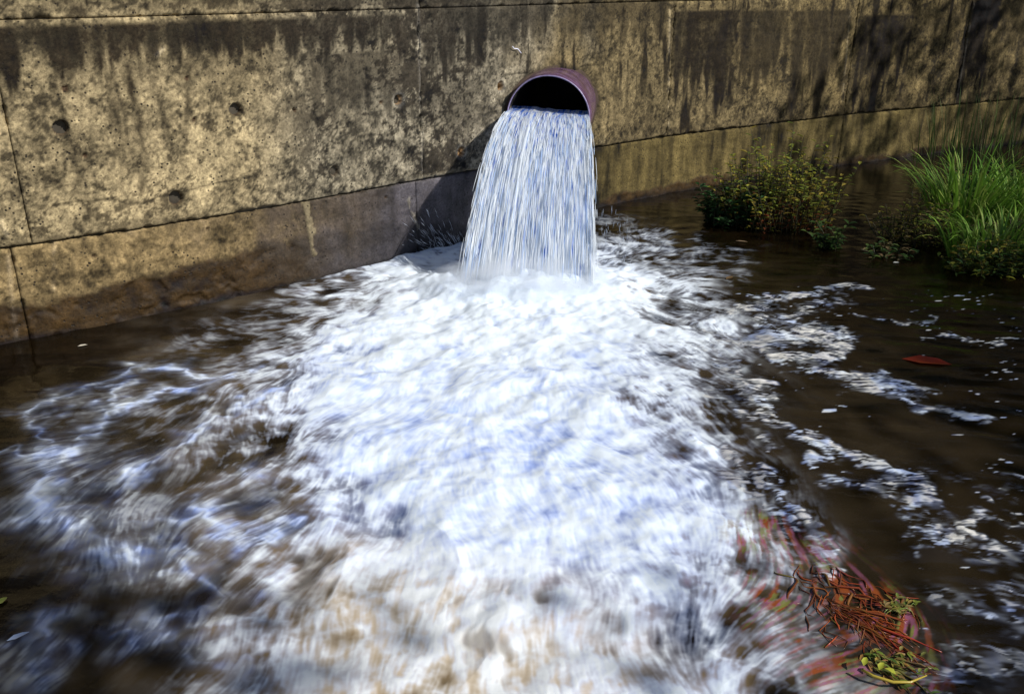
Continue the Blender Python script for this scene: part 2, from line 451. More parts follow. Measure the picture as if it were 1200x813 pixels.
    # tie holes, with a pale or dark ring; lit or shaded insides put into the colour
    for hs, hz, r in HOLES:
        near = np.abs(s - hs) < .3
        if not near.any(): continue
        dd = np.hypot(s - hs, z - hz)
        m = smooth(r * 1.12, r * .88, dd)
        rel = rel - (.055 if r > .025 else .02) * m
        ring = np.exp(-((dd - r * 1.25) / (r * .5)) ** 2)
        rel = rel - .004 * ring
        col = col * (1 - (.45 * ring * (n1 > 0))[..., None])
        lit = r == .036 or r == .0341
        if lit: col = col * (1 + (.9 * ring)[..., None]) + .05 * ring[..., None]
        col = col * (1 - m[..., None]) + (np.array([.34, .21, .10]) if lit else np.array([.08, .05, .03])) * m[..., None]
    # concrete patchily darker close round the pipe
    px_, py_ = wall_xy(s); v = np.stack([px_ - PC[0], py_ - PC[1], z - PC[2]], -1)
    ax = (v * PAX).sum(-1); rad = np.sqrt(np.maximum((v * v).sum(-1) - ax ** 2, 0))
    m = np.exp(-(np.maximum(rad - PR_OUT, 0) / .035) ** 2) * smooth(-1.5, 1, n1 + n2)
    col = col * (1 - m[..., None] * .7)
    wet = np.clip(wl + low * smooth(280, 400, P) * smooth(700, 620, P), 0, 1)
    return rel, np.clip(col, .006, .85), wet, rad

wall = thing('concrete_wall', 'tall stained concrete retaining wall with tie holes and a long joint, behind the outfall', 'wall')
def panel(s0, s1, z0, z1, ds, dz, proud):
    g = .0016
    s = np.unique(np.r_[np.linspace(s0 + g, s1 - g, max(int((s1 - s0) / ds), 4))]); z = np.linspace(z0, z1, max(int((z1 - z0) / dz), 3))
    Sg, Zg = np.meshgrid(s, z)
    rel, col, wet, rad = wall_fields(Sg, Zg)
    bev = .006
    edge = np.minimum(np.minimum(Sg - s0 - g, s1 - g - Sg), np.minimum(Zg - z0, z1 - Zg))
    chip = np.clip(noise(Sg, Zg, .07, 4) + .6 * noise(Sg, Zg, .03, 6), 0, 2)
    rel = rel + proud - bev * np.exp(-edge / .006) - .014 * chip * np.exp(-(edge / .012) ** 2)
    X, Y = wall_xy(Sg); nx, ny = wall_n(Sg)
    X = X + nx * rel; Y = Y + ny * rel
    V = np.stack([X, Y, Zg], -1)
    nr, nc = Sg.shape
    inside = rad < PR_OUT - .010
    keep = ~(inside[:-1, :-1] & inside[1:, :-1] & inside[:-1, 1:] & inside[1:, 1:])
    F = grid_faces(nr, nc, keep)
    # returns round the border, 4 cm deep
    nb = []; A = {'stain': [col.reshape(-1, 3)], 'wet': [wet.reshape(-1)]}; VV = [V.reshape(-1, 3)]; FF = [F]; off = nr * nc
    idx = np.arange(nr * nc).reshape(nr, nc)
    for e in (idx[0, :], idx[:, -1], idx[-1, ::-1], idx[::-1, 0]):
        p = V.reshape(-1, 3)[e]; se = Sg.reshape(-1)[e]; n_ = wall_n(se); q = p.copy(); q[:, 0] -= n_[0] * .04; q[:, 1] -= n_[1] * .04
        VV.append(q); A['stain'].append(col.reshape(-1, 3)[e] * .9); A['wet'].append(wet.reshape(-1)[e])
        k = np.arange(len(e) - 1); FF.append(np.stack([e[:-1], off + k, off + k + 1, e[1:]], -1)); off += len(e)
    return mesh_from('panel', np.vstack(VV), np.vstack(FF), M_CONC, wall, attrs={'stain': np.vstack(A['stain']), 'wet': np.concatenate(A['wet'])})

sb = lambda p, y=120: wall_at(p, y)[0]
E0, E1 = WS[5], WS[-5]; V0, V1 = sb(-150), sb(1235)
def course(cuts, z0, z1, dz, proud, jitter=0.0):
    cuts = [E0, V0 if cuts[0] > V0 + .05 else E0 + 2] + cuts + [V1, E1]
    for a, b in zip(cuts[:-1], cuts[1:]):
        vis = a >= V0 - .01 and b <= V1 + .01
        panel(a, b, z0, z1, .0100 if vis else .08, dz if vis else .06, proud + R.uniform(-jitter, jitter))
course([sb(14, 300), sb(488, 230), sb(990, 130)], -.35, SEAM_Z - .012, .0090, .0, .001)
course([sb(3), sb(492), sb(783), sb(990), sb(1128, 60)], SEAM_Z, TOP_Z - .004, .0090, .014, .003)
course([sb(492, 10), sb(990, 10)], TOP_Z, WALL_TOP, .0105, .012, .004)
# backing body behind the panels and coping slab on top
def ribbon(name, offs, zs, mat, s0=E0, s1=E1, step=.1, hole=True):
    s = np.arange(s0, s1, step if not hole else .02); n_ = wall_n(s); X, Y = wall_xy(s)
    prof = [(offs[0], zs[0]), (offs[0], zs[1]), (offs[1], zs[1]), (offs[1], zs[0])]
    V = np.concatenate([np.stack([X + n_[0] * o, Y + n_[1] * o, np.full_like(s, z)], -1) for o, z in prof])
    n = len(s); k = np.arange(n - 1); F = []
    for a in range(4):
        b_ = (a + 1) % 4; F.append(np.stack([a * n + k, a * n + k + 1, b_ * n + k + 1, b_ * n + k], -1))
    F = np.vstack(F)
    return mesh_from(name, V, F, mat, wall, smooth_=False)
sa, sb2 = [wall_at(x, 150)[0] for x in (540, 745)]
ribbon('wall_body', (-.03, -.45), (-.8, WALL_TOP - .003), M_CORE, E0, sa, .1, False)
ribbon('wall_body', (-.03, -.45), (-.8, WALL_TOP - .003), M_CORE, sb2, E1, .1, False)
ribbon('wall_body', (-.03, -.45), (1.45, WALL_TOP - .003), M_CORE, sa, sb2, .1, False)
ribbon('wall_body', (-.03, -.45), (-.8, .56), M_CORE, sa, sb2, .1, False)
M_COPE = mat_plain('coping_concrete', (.24, .21, .15), .9, 12)
ribbon('coping', (.06, -.5), (WALL_TOP + .003, WALL_TOP + .14), M_COPE, E0, E1, .25, False)

# ------------------------------------------------------------ pipe
pipe = thing('drain_pipe', 'round purplish drain pipe jutting from the concrete wall with water pouring out', 'pipe', tuple(PC))
ax = Vector(PAX); side = Vector((0, 0, 1)).cross(ax).normalized(); upv = ax.cross(side).normalized()
def ring_mesh(name, prof, mat, n=120, wob=0.0, closed=False):
    """prof: list of (distance back along the axis, radius)"""
    v, f = [], []
    for j, (d, r) in enumerate(prof):
        for i in range(n):
            a = 2 * math.pi * i / n
            rr = r * (1 + wob * math.sin(3 * a + 1) + wob * .6 * math.sin(7 * a + .5 * j))
            v.append(tuple(-ax * d + (side * math.cos(a) + upv * math.sin(a)) * rr))
    m = len(prof)
    for j in range(m if closed else m - 1):
        j2 = (j + 1) % m
        for i in range(n):
            i2 = (i + 1) % n; f.append((j * n + i, j2 * n + i, j2 * n + i2, j * n + i2))
    return mesh_from(name, v, f, mat, pipe)
ring_mesh('pipe_barrel', [(.004, PR_OUT - .004), (.012, PR_OUT), (.3, PR_OUT), (.7, PR_OUT), (1.6, PR_OUT)], M_PIPE, wob=.002)
ring_mesh('rim', [(.0042, PR_OUT - .005), (-.002, PR_OUT - .009), (-.002, PR_IN + .006), (.006, PR_IN)], M_RIM, wob=.002)
ring_mesh('lining', [(.006, PR_IN), (.4, PR_IN), (2.2, PR_IN), (2.2, .001)], M_PIPE_IN, wob=.002)
# rusty mortar bedding where the pipe leaves the wall
v, f = [], []
NB = 140
for i in range(NB):
    a = 2 * math.pi * i / NB
    rd = side * math.cos(a) + upv * math.sin(a)
    for k, (rr, out) in enumerate(((PR_OUT - .006, .03), (PR_OUT + .014 + .006 * math.sin(a * 9) + .004 * math.sin(a * 23), .022), (PR_OUT + .03 + .01 * math.sin(a * 5 + 1), -.02))):
        base = Vector(PC) + rd * rr
        lo, hi = -1.0, 2.0                                        # find where this line meets the wall face
        for _ in range(30):
            md = (lo + hi) / 2; q = base - ax * md
            s_ = float(np.interp(q.x / q.y, _ang[_ok], WS[_ok])); ywall = np.interp(s_, WS, wy)
            if q.y < ywall: lo = md
            else: hi = md
        q = base - ax * (lo - .014 - out)
        v.append(tuple(q - Vector(PC)))
for i in range(NB):
    i2 = (i + 1) % NB
    for k in range(2): f.append((i * 3 + k, i * 3 + k + 1, i2 * 3 + k + 1, i2 * 3 + k))
mesh_from('mortar_ring', v, f, M_MORTAR, pipe)

# ------------------------------------------------------------ flow of the pool
P0 = np.array([0.10, 5.96])                                     # where the jet lands
def flow(x, y):
    dx, dy = x - P0[0], y - P0[1] - .35; r = np.hypot(dx, dy) + .05
    a = 1.1 * noise(x, y, 1.1, 3) + .0
    b = .9 * noise(x, y, .42, 5)
    w = smooth(.15, .9, r) * .29
    ang = np.arctan2(dy, dx) + w * a + w * .75 * b
    return np.cos(ang), np.sin(ang)
def streak(x, y, lam, length, k, steps=14, aniso=None):
    """noise smeared along the flow: what a long exposure does to foam"""
    acc = np.zeros_like(x); h = length / steps; tot = 0
    for sgn in (1, -1):
        px, py = x.copy(), y.copy()
        for i in range(steps // 2):
            wgt = math.cos(math.pi * .5 * i / (steps // 2))
            acc += wgt * noise(px, py, lam, k); tot += wgt
            u, v = flow(px, py); px = px + sgn * u * h; py = py + sgn * v * h
    acc = acc / tot
    return acc

# grid: fine where the photograph looks, wide beyond
yr = [1.45]
while yr[-1] < 8.9: yr.append(yr[-1] * 1.00205)
while yr[-1] < 16: yr.append(yr[-1] * 1.02)
ylow = [-70, -40, -20, -10, -5, -2, 0, .6, 1.0, 1.25]
ys = np.array(ylow + yr + [20, 30, 50, 80])
sd = np.linspace(-.74, .74, 1180)
so = np.array([.80, .86, .94, 1.05, 1.2, 1.5, 2, 3, 5, 9, 18, 40])
sc = np.r_[-so[::-1], sd, so]
WY, SC = np.meshgrid(ys, sc, indexing='ij')
WXm = SC * np.clip(WY, 1.25, 9.0) ; WXm = WXm.astype(np.float64); WY = WY.astype(np.float64)
X, Y = WXm, WY
PX, PY = to_photo(X, Y)
# foam coverage over the pool (rows: lines of water seen at these heights of the photograph)
rows = [255, 280, 300, 340, 380, 420, 460, 500, 550, 600, 650, 700, 750, 813, 900]
cols = list(range(-100, 1301, 100))
COV = np.array([
 # -100  0   100  200  300  400  500  600  700  800  900 1000 1100 1200 1300
 [0, 0, 0, 0, 0, .0, .0, .2, .1, 0, 0, 0, 0, 0, 0],
 [0, 0, 0, 0, 0, .1, .40, .9, .35, .0, 0, 0, 0, 0, 0],
 [0, 0, 0, 0, 0, .20, .90, 1, .65, .2, 0, 0, 0, 0, 0],
 [0, 0, 0, .00, .04, .60, 1, 1, 1, .66, .0, 0, 0, 0, 0],
 [0, 0, 0, .05, .22, .90, 1, 1, 1, .66, .06, 0, 0, 0, 0],
 [0, 0, .0, .08, .34, .95, 1, 1, 1, .56, .04, .0, 0, 0, 0],
 [0, .0, .10, .32, .64, .97, 1, 1, .95, .56, .03, 0, .0, 0, 0],
 [0, .0, .16, .30, .66, .92, 1, 1, .93, .66, .04, .0, 0, 0, 0],
 [.0, .05, .26, .28, .42, .92, 1, 1, .93, .80, .06, .0, 0, 0, 0],
 [.0, .10, .42, .28, .30, .84, .98, .98, .95, .84, .14, .0, 0, 0, 0],
 [.0, .0, .26, .24, .25, .72, .93, .95, .90, .82, .32, .0, .0, .0, 0],
 [.0, .0, .10, .14, .36, .66, .84, .88, .86, .76, .38, .0, .0, .0, 0],
 [0, .03, .12, .10, .34, .62, .76, .80, .80, .72, .42, .04, .0, .0, 0],
 [0, .06, .12, .12, .36, .52, .60, .64, .68, .64, .44, .08, .0, .0, 0],
 [0, .05, .1, .12, .3, .4, .5, .5, .5, .5, .4, .08, .0, 0, 0]], dtype=float)
SILT = np.array([
 [0] * 15, [0] * 15, [0] * 15,
 [0, 0, 0, 0, .1, .3, .5, .5, .5, .2, 0.03, 0, 0, 0, 0],
 [0, 0, 0, .05, .1, .4, .5, .5, .5, .2, .03, 0, 0, 0, 0],
 [0, 0, .0, .10, .15, .4, .5, .5, .5, .2, .03, .03, .01, 0, 0],
 [0, 0, .04, .20, .3, .4, .5, .5, .5, .2, .04, .05, .04, .02, 0],
 [0, 0, .06, .22, .35, .4, .5, .5, .5, .3, .05, .04, .04, .02, 0],
 [0, 0, .07, .18, .32, .5, .6, .6, .5, .4, .05, .04, .04, .02, 0],
 [0, 0.0, .07, .14, .40, .6, .6, .6, .6, .4, .1, .04, .04, .02, 0],
 [0, 0.0, .06, .12, .4, .8, .8, .7, .6, .5, .2, .04, .04, .03, 0],
 [0, 0.0, .03, .10, .50, .9, .9, .8, .7, .5, .2, .04, .04, .03, 0],
 [0, 0.0, .04, .08, .42, 1, 1, .9, .8, .6, .3, .06, .04, .03, 0],
 [0, 0.0, .05, .10, .45, 1, 1, 1, .9, .7, .3, .08, .04, .03, 0],
 [0, 0.0, .05, .10, .45, 1, 1, 1, .9, .7, .3, .08, .04, .03, 0]], dtype=float)
def table(T, px, py):
    j = np.clip(np.interp(py, rows, np.arange(len(rows))), 0, len(rows) - 1.001); i = np.clip((px + 100) / 100, 0, len(cols) - 1.001)
    j0 = j.astype(int); i0 = i.astype(int); a = j - j0; b = i - i0
    a = a * a * (3 - 2 * a); b = b * b * (3 - 2 * b)
    return (T[j0, i0] * (1 - b) + T[j0, i0 + 1] * b) * (1 - a) + (T[j0 + 1, i0] * (1 - b) + T[j0 + 1, i0 + 1] * b) * a

big = fbm(X, Y, .8, 3, 1); mid = fbm(X, Y, .3, 3, 4); sml = fbm(X, Y, .09, 2, 6)
wpx, wpy = PX + 16 * big + 9 * mid, PY + 10 * fbm(X, Y, .8, 3, 5) + 6 * fbm(X, Y, .3, 3, 8)
cov = table(COV, wpx, wpy); cov = cov * smooth(.9, 1.3, Y) * (PY > 250) * (.58 + .42 * smooth(230, 400, PX + .25 * (PY - 500))) * (1 - .75 * smooth(60, 20, wpx)) * (1 - .55 * smooth(620, 700, PY) * smooth(260, 120, PX))
silt = table(SILT, wpx, wpy) * smooth(.6, 1.3, Y)
active = smooth(.0, .35, cov)

wamp = .35 + .65 * smooth(2.6, .6, np.hypot(X - P0[0], Y - P0[1]))
Xw = X + wamp * (.040 * fbm(X, Y, .42, 2, 7) + .012 * fbm(X, Y, .13, 2, 1)); Yw = Y + wamp * (.040 * fbm(X, Y, .42, 2, 3) + .012 * fbm(X, Y, .13, 2, 9))
st1 = streak(Xw, Yw, .13, .30, 1, 12); st1 /= st1.std()
st2 = streak(Xw, Yw, .036, .17, 4, 14); st2 /= st2.std()
st3 = streak(X + .5 * (Xw - X), Y + .5 * (Yw - Y), .013, .09, 7, 14); st3 /= st3.std()
st0 = streak(X, Y, .36, .45, 2, 10); st0 /= st0.std()
cloud = streak(X, Y, .09, .06, 9, 4) + .6 * streak(Xw, Yw, .04, .03, 2, 4) + .4 * streak(X, Y, .02, .03, 5, 4); cloud /= cloud.std()
lace = 1 - 1.25 * np.abs(streak(Xw, Yw, .10, .10, 6, 6)) - .5 * np.abs(noise(Xw, Yw, .045, 2)); lace = (lace - lace.mean()) / lace.std()

# filaments of foam drawn out on the water, and ripple crests to the right with their sky glints painted as foam: (points, width m, strength, kind)
FIL = [
 ([(60, 475), (92, 456), (135, 440), (158, 430), (185, 430), (235, 439), (290, 441), (370, 425)], .034, 1.0, 0),
 ([(48, 480), (50, 505), (62, 520)], .02, .5, 0),
 ([(128, 452), (150, 447), (145, 465)], .022, .7, 0),
 ([(-10, 534), (40, 532), (72, 527)], .018, .55, 0),
 ([(70, 527), (60, 548), (46, 565), (40, 590), (70, 615), (120, 640), (170, 650)], .055, .95, 0),
 ([(72, 534), (104, 516), (117, 492), (122, 480), (165, 474), (200, 458), (260, 446)], .03, .9, 0),
 ([(115, 574), (150, 546), (196, 532), (230, 505), (270, 480), (340, 452)], .04, .85, 0),
 ([(60, 590), (130, 600), (200, 612), (250, 598), (300, 560)], .05, .6, 0),
 ([(230, 590), (262, 618), (300, 625), (340, 600)], .035, .8, 0),
 ([(280, 560), (300, 590), (290, 640)], .03, .7, 0),
 ([(130, 745), (165, 727), (205, 720), (232, 702), (225, 668), (205, 640)], .03, .6, 0),
 ([(10, 800), (22, 770), (50, 745), (62, 715)], .035, .35, 0),
 ([(300, 760), (250, 745), (215, 738)], .03, .35, 0),
 ([(245, 690), (285, 715), (330, 700)], .05, .5, 0),
 ([(395, 500), (440, 520), (480, 528), (520, 545)], .05, .7, 0),
 # crests right of the pool, their glints drawn as pale foam
 ([(775, 395), (830, 408), (866, 436), (890, 462), (905, 486)], .055, .9, 1),
 ([(893, 482), (930, 500), (985, 532), (1030, 552), (1062, 568)], .060, .95, 1),
 ([(800, 440), (850, 470), (885, 500), (905, 530)], .05, .5, 1),
 ([(835, 525), (880, 560), (925, 596), (952, 630), (972, 668)], .050, .95, 1),
 ([(800, 388), (850, 372), (905, 352), (950, 342), (1012, 337)], .065, .9, 1),
 ([(860, 402), (910, 388), (965, 388)], .12, 1.0, 1),
 ([(880, 385), (930, 366), (990, 352)], .07, .6, 1),
 ([(800, 405), (840, 425), (870, 455)], .10, .7, 1),
 ([(845, 560), (880, 590), (900, 610)], .05, .6, 1),
 ([(1040, 560), (1070, 580), (1100, 600)], .05, .5, 1),
 ([(900, 414), (960, 420), (975, 405)], .075, .9, 1),
 ([(770, 375), (850, 392), (880, 388)], .06, .6, 1),
 ([(960, 432), (1000, 450), (1035, 455)], .075, .8, 1),
 ([(1000, 438), (1060, 458), (1085, 480), (1150, 492)], .05, .65, 1),
 ([(1015, 372), (1060, 380), (1110, 372)], .03, .5, 1),
 ([(1100, 388), (1150, 398), (1195, 404)], .03, .6, 1),
 ([(980, 575), (1060, 578), (1095, 612), (1090, 640)], .06, .5, 1),
 ([(1120, 622), (1165, 606), (1185, 600)], .03, .6, 1),
 ([(1165, 552), (1215, 560)], .03, .8, 1),
 ([(1080, 640), (1110, 628), (1130, 622)], .04, .9, 1),
 ([(1140, 650), (1190, 660), (1210, 650)], .06, .45, 1),
 ([(1100, 700), (1180, 720), (1210, 700)], .09, .35, 1),
 ([(870, 590), (905, 640), (950, 690), (990, 740)], .05, .35, 1),
 ([(1060, 800), (1110, 780), (1190, 790)], .09, .40, 1),
 ([(1085, 560), (1150, 575), (1200, 590)], .06, .2, 1),
]
fil = np.zeros_like(X); crest_glint = np.zeros_like(X)
wxx = X + .045 * mid + .02 * sml; wyy = Y + .045 * fbm(X, Y, .3, 3, 9) + .02 * fbm(X, Y, .09, 2, 2)
for pts, w, st, kd in FIL:
    q = [unproject(a, b) for a, b in pts]; dm = np.full(X.shape, 9.0)
    for a, b in zip(q[:-1], q[1:]):
        dm = np.minimum(dm, segdist(wxx, wyy, a[0], a[1], b[0], b[1])[0])
    g = st * (np.exp(-(dm / w) ** 2) if kd else .62 * np.exp(-(dm / (w * .9)) ** 2) + .38 * np.exp(-(dm / (w * 2.6)) ** 2))
    if kd == 0: fil = np.maximum(fil, g)
    else: crest_glint = np.maximum(crest_glint, g)

# height of the surface: a churned mound below the jet, swells dying away down the pool, ripples beyond
rr = np.hypot(X - P0[0], (Y - P0[1]))
iso1, iso2 = fbm(X, Y, .22, 3, 2), fbm(X, Y, .07, 2, 8)
turb = smooth(3.2, .4, rr)
h = .013 * active * (mid * .6 + .7 * (1 - np.abs(st0)) + .5 * big) * (.4 + .6 * cov)
h += active * (.0014 * st1 + .00035 * st2 + .0001 * st3 + .0005 * lace + turb * (.0026 * iso1 + .0007 * iso2))
imp = np.exp(-(rr / .62) ** 2)
h += imp * (.062 + .009 * iso1 + .0028 * iso2)
h += .05 * np.exp(-((Y - P0[1]) / .28) ** 2) * np.exp(-((X - P0[0] + .02) / .75) ** 4) * (1 + .25 * mid + .1 * iso1)
calm = 1 - active
rip = noise(X * .8 + Y * .3, Y * 1.5, .16, 2)
h += calm * (.0022 * rip + .0035 * big) * (.35 + .65 * smooth(5.5, 1.5, rr))
crest_glint_s = np.clip(crest_glint, 0, 1)
h += .007 * crest_glint_s + .006 * fil + .0012 * smooth(.1, .6, crest_glint_s) * noise(X, Y * 1.8, .05, 1)
far = smooth(12, 30, np.hypot(X, Y)); h *= (1 - far)

# how foam breaks up: streaky threshold of the coverage
n_st = .36 * st1 + .24 * st2 + .22 * st3 + .30 * lace + .30 * cloud + .36 * mid
n_st = n_st / n_st.std()
spreadw = np.clip(4 * cov * (1 - cov), 0, 1)
soft = cov + spreadw * .25 * n_st + .05 * n_st * (cov > .05)
hard = smooth(.35, .72, cov + .36 * n_st)
hw = .36 * (1 - .75 * np.clip(silt, 0, 1))
foam = np.clip(((1 - hw) * soft + hw * hard * np.minimum(cov * 1.6, 1)), 0, 1) * smooth(.0, .10, cov)
foam = np.maximum(foam, (.995 - .03 * np.clip(silt, 0, 1)) * smooth(.62, .93, cov + .05 * n_st))
patchy = smooth(-1.2, .8, .6 * st2 + .4 * st3 + .6 * iso1)
foam = np.maximum(foam, np.clip(fil * (.40 + .75 * patchy), 0, 1))
fl1 = noise(Xw * .34 + Yw * .14, Yw * 1.1, .022, 2); fl2 = noise(Xw * .36 + Yw * .1, Yw * 1.2, .0125, 8); fl3 = noise(X * .6, Y, .12, 6)
fleck = smooth(.1, 1.25, .60 * fl1 + .50 * fl2 + .40 * fl3 + 1.7 * crest_glint - .72)
sheet = smooth(-.6, 1.6, .7 * noise(Xw * .7, Yw * 1.1, .05, 3) + .6 * noise(Xw * .35 + Yw * .2, Yw, .016, 1))
foam_glint = np.clip(smooth(.05, .55, crest_glint) * (.26 * sheet + .68 * fleck), 0, 1) * (1 - .35 * active)  # sky glints on the crests painted in as thin foam
lone = smooth(2.35, 3.0, fl1 * .8 + .45 * fl3 + .35 * fl2 + .35 * big) * (PX > 850) * (PX < 1230) * (PY > 335) * (1 - active)
foam_all = np.clip(np.maximum(np.maximum(foam, foam_glint), .8 * lone), 0, 1)
warm = np.clip(np.maximum(foam_glint, lone * .8) * smooth(-.6, .5, noise(X, Y, .14, 5) + .2) - foam * .4, 0, .55)
warm = np.maximum(warm, .85 * smooth(.55, 1.0, silt) * (.35 + .65 * smooth(1.0, -1.0, n_st)))
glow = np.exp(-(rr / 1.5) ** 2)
bright = np.clip(.58 + (.06 * st2 + .085 * st3 + .07 * st1 + .11 * lace + .09 * cloud + .05 * mid) * (1.05 - .45 * glow) + .40 * glow + .14 * cov + .25 * foam_glint, 0.0, 1)
silt = np.clip(silt * (.75 + .25 * st1 + .2 * mid) + .25 * foam * active * .5, 0, 1)
# dark hollows where murky water shows through
for (hx, hy, hr) in ((352, 690, .10), (258, 700, .11), (165, 452, .075), (560, 745, .06), (375, 665, .07), (620, 700, .05), (150, 495, .09), (205, 560, .10), (250, 480, .08), (300, 585, .09)):
    c = unproject(hx, hy); d = np.hypot((X - c[0]) * .9, (Y - c[1]) * .8) + .04 * mid + .02 * st2
    m = smooth(hr * 1.6, hr * .2, d); foam_all = foam_all * (1 - .65 * m); silt = silt * (1 - .5 * m); h = h - .004 * m

# weeds lying under the surface at the lower right show through the water
wd = np.zeros_like(X)
for pts, w in (([(880, 622), (912, 660), (955, 700), (1000, 730)], .09), ([(900, 700), (935, 745), (985, 800)], .13), ([(950, 655), (1000, 700), (1045, 745)], .12), ([(1000, 780), (1045, 790)], .06)):
    q = [unproject(a, b) for a, b in pts]; dm = np.full(X.shape, 9.0)
    for a, b in zip(q[:-1], q[1:]): dm = np.minimum(dm, segdist(wxx, wyy, a[0], a[1], b[0], b[1])[0])
    wd = np.maximum(wd, np.exp(-(dm / w) ** 2))
sA, sB = streak(X, Y, .016, .16, 8, 18), streak(X, Y, .022, .20, 5, 18); sA /= sA.std(); sB /= sB.std()
foam_all = foam_all * (1 - .75 * wd * smooth(-.8, .8, sA))
weed_a = np.clip(wd * smooth(-.7, .9, sB) * .95, 0, 1)
k1, k2 = smooth(.0, 1.0, sA)[..., None], smooth(.5, 1.2, .6 * noise(X, Y, .07, 3) + .8 * streak(X, Y, .014, .12, 2, 14) * 3)[..., None]
wcol = np.array([.26, .065, .018]) * (1 - k1) + np.array([.30, .10, .17]) * k1; wcol = wcol * (1 - k2) + np.array([.20, .20, .05]) * k2
nr, nc = X.shape
V = np.stack([X, Y, h], -1).reshape(-1, 3)
F = grid_faces(nr, nc)[:, ::1]
attrs = {'foam': foam_all.reshape(-1), 'silt': silt.reshape(-1), 'bright': bright.reshape(-1), 'warm': warm.reshape(-1), 'weed': weed_a.reshape(-1), 'weedcol': wcol.reshape(-1, 3)}
# vertex normals of the whole sheet, kept when it is divided into foam and open water
gx = np.zeros_like(V).reshape(nr, nc, 3); gy = gx.copy(); G = V.reshape(nr, nc, 3)
gx[:, 1:-1] = G[:, 2:] - G[:, :-2]; gx[:, 0] = G[:, 1] - G[:, 0]; gx[:, -1] = G[:, -1] - G[:, -2]
gy[1:-1] = G[2:] - G[:-2]; gy[0] = G[1] - G[0]; gy[-1] = G[-1] - G[-2]
N = np.cross(gx, gy); N /= np.linalg.norm(N, axis=-1, keepdims=True); N = N.reshape(-1, 3)
isfoam = (cov + .25 * mid * (cov > .2) + fil * .5) > .36
fm = isfoam[:-1, :-1].reshape(-1)
def water_part(name, mask):
    f = F[mask]; use = np.unique(f); remap = np.full(len(V), -1, dtype=np.int64); remap[use] = np.arange(len(use))
    o = mesh_from(name, V[use], remap[f], M_WATER, attrs={k: a[use] for k, a in attrs.items()})
    o.data.normals_split_custom_set_from_vertices(N[use].tolist())
    return o
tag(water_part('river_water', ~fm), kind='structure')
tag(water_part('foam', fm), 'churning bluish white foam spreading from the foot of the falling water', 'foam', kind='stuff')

def water_h(x, y):
    i = int(np.clip(np.searchsorted(ys, y), 1, nr - 1)); s_ = x / min(max(y, 1.25), 9.0); j = int(np.clip(np.searchsorted(sc, s_), 1, nc - 1))
    return float(h[i, j])

# ------------------------------------------------------------ the falling water
jet = thing('water_jet', 'bluish white sheet of water pouring from the pipe mouth into the foam', 'water jet', tuple(PC))
ZW = .045                                                       # water level in the mouth above the pipe's centre
TEND = .50
def jet_pt(xi, ze, t, k=1.0):
    """xi across the mouth (left to right), ze above the pipe centre, seconds of fall"""
    v = 3.28 * k; tp = np.maximum(t, 0)
    vx = -.40 * k + .95 * (xi - .02) * 1.0; vy = -v
    return np.stack([xi * side.x + vx * tp + -.4 * (t - tp), xi * side.y + vy * t, ze - 4.9 * tp * tp], -1)
def jet_sheet(nu, nt, top=True):
    u = np.linspace(-1, 1, nu); T = np.linspace(-.08, TEND, nt)
    U, TT = np.meshgrid(u, T)
    half = math.sqrt(PR_IN ** 2 - ZW ** 2) - .004
    xi = U * half
    if top:
        ze = ZW + .006 * noise(U, U * 0, .3, 2) - .014 * U; k = 1.0 + 0 * U
    else:
        ze = -np.sqrt(np.maximum(PR_IN ** 2 - xi ** 2, 0)) + .004; k = .80 + .2 * np.abs(U) ** 3
        ze = ze + (ZW - .014 * U + .006 * noise(U, U * 0, .3, 2) - ze) * (np.abs(U) > .999)
    P = jet_pt(xi, ze, TT, k)
    a, b = noise(xi, TT * .10, .020, 3), noise(xi, TT * .05, .055, 5)
    c = noise(xi, TT * .75, .009, 1) * .7 + .6 * noise(xi, TT * .3, .013, 9)
    amp = smooth(0, .12, TT)
    bulge = (.0022 * a + .008 * b + .0008 * c) * amp * (1 + 1.6 * TT / TEND)
    edge = smooth(1.0, .96, np.abs(U))
    d = np.stack([0 * bulge, -bulge * .75, bulge * .6], -1) * (1 if top else -1)
    P = P + d * edge[..., None]
    P[..., 0] += (noise(TT, U * 0, .05, 4) * .012 + noise(TT, U * 0 + 3 * np.sign(U), .02, 6) * .006) * (np.abs(U) > .93) * amp
    wh = .60 + .17 * a + .24 * c + .10 * b + .20 * noise(xi, TT * .6, .016, 8) + .42 * smooth(-.02, .20, TT) + .1 * smooth(.2, .42, TT) + .25 * noise(xi, TT, .03, 7) * .5
    return P, np.clip(wh, 0, 1)
def mat_jet():
    m, nt, b = new_mat('falling_water')
    w = attr(nt, 'white').outputs['Fac']
    c = mixc(nt, w, (.08, .24, .85), (.90, .955, 1.0))  # blue of the sky in clear water put into the base colour
    nt.links.new(c, b.inputs['Base Color']); b.inputs['Roughness'].default_value = .22; b.inputs['IOR'].default_value = 1.33
    t = nd(nt, 'ShaderNodeBsdfTranslucent'); nt.links.new(c, t.inputs[0])
    mx = nd(nt, 'ShaderNodeMixShader'); mx.inputs[0].default_value = .5
    nt.links.new(b.outputs[0], mx.inputs[1]); nt.links.new(t.outputs[0], mx.inputs[2]); nt.links.new(mx.outputs[0], nt.nodes['Material Output'].inputs[0])
    return m
M_JET = mat_jet()
NU, NT = 420, 150
Pt, wt = jet_sheet(NU, NT, True); Pb, wb = jet_sheet(120, 60, False)
Fa = grid_faces(NT, NU); Fb = grid_faces(60, 120) + NU * NT
mesh_from('water_sheet', np.vstack([Pt.reshape(-1, 3), Pb.reshape(-1, 3)]), np.vstack([Fa, Fb]), M_JET, jet, attrs={'white': np.concatenate([wt.reshape(-1), wb.reshape(-1) * .8])})
g = Geo()
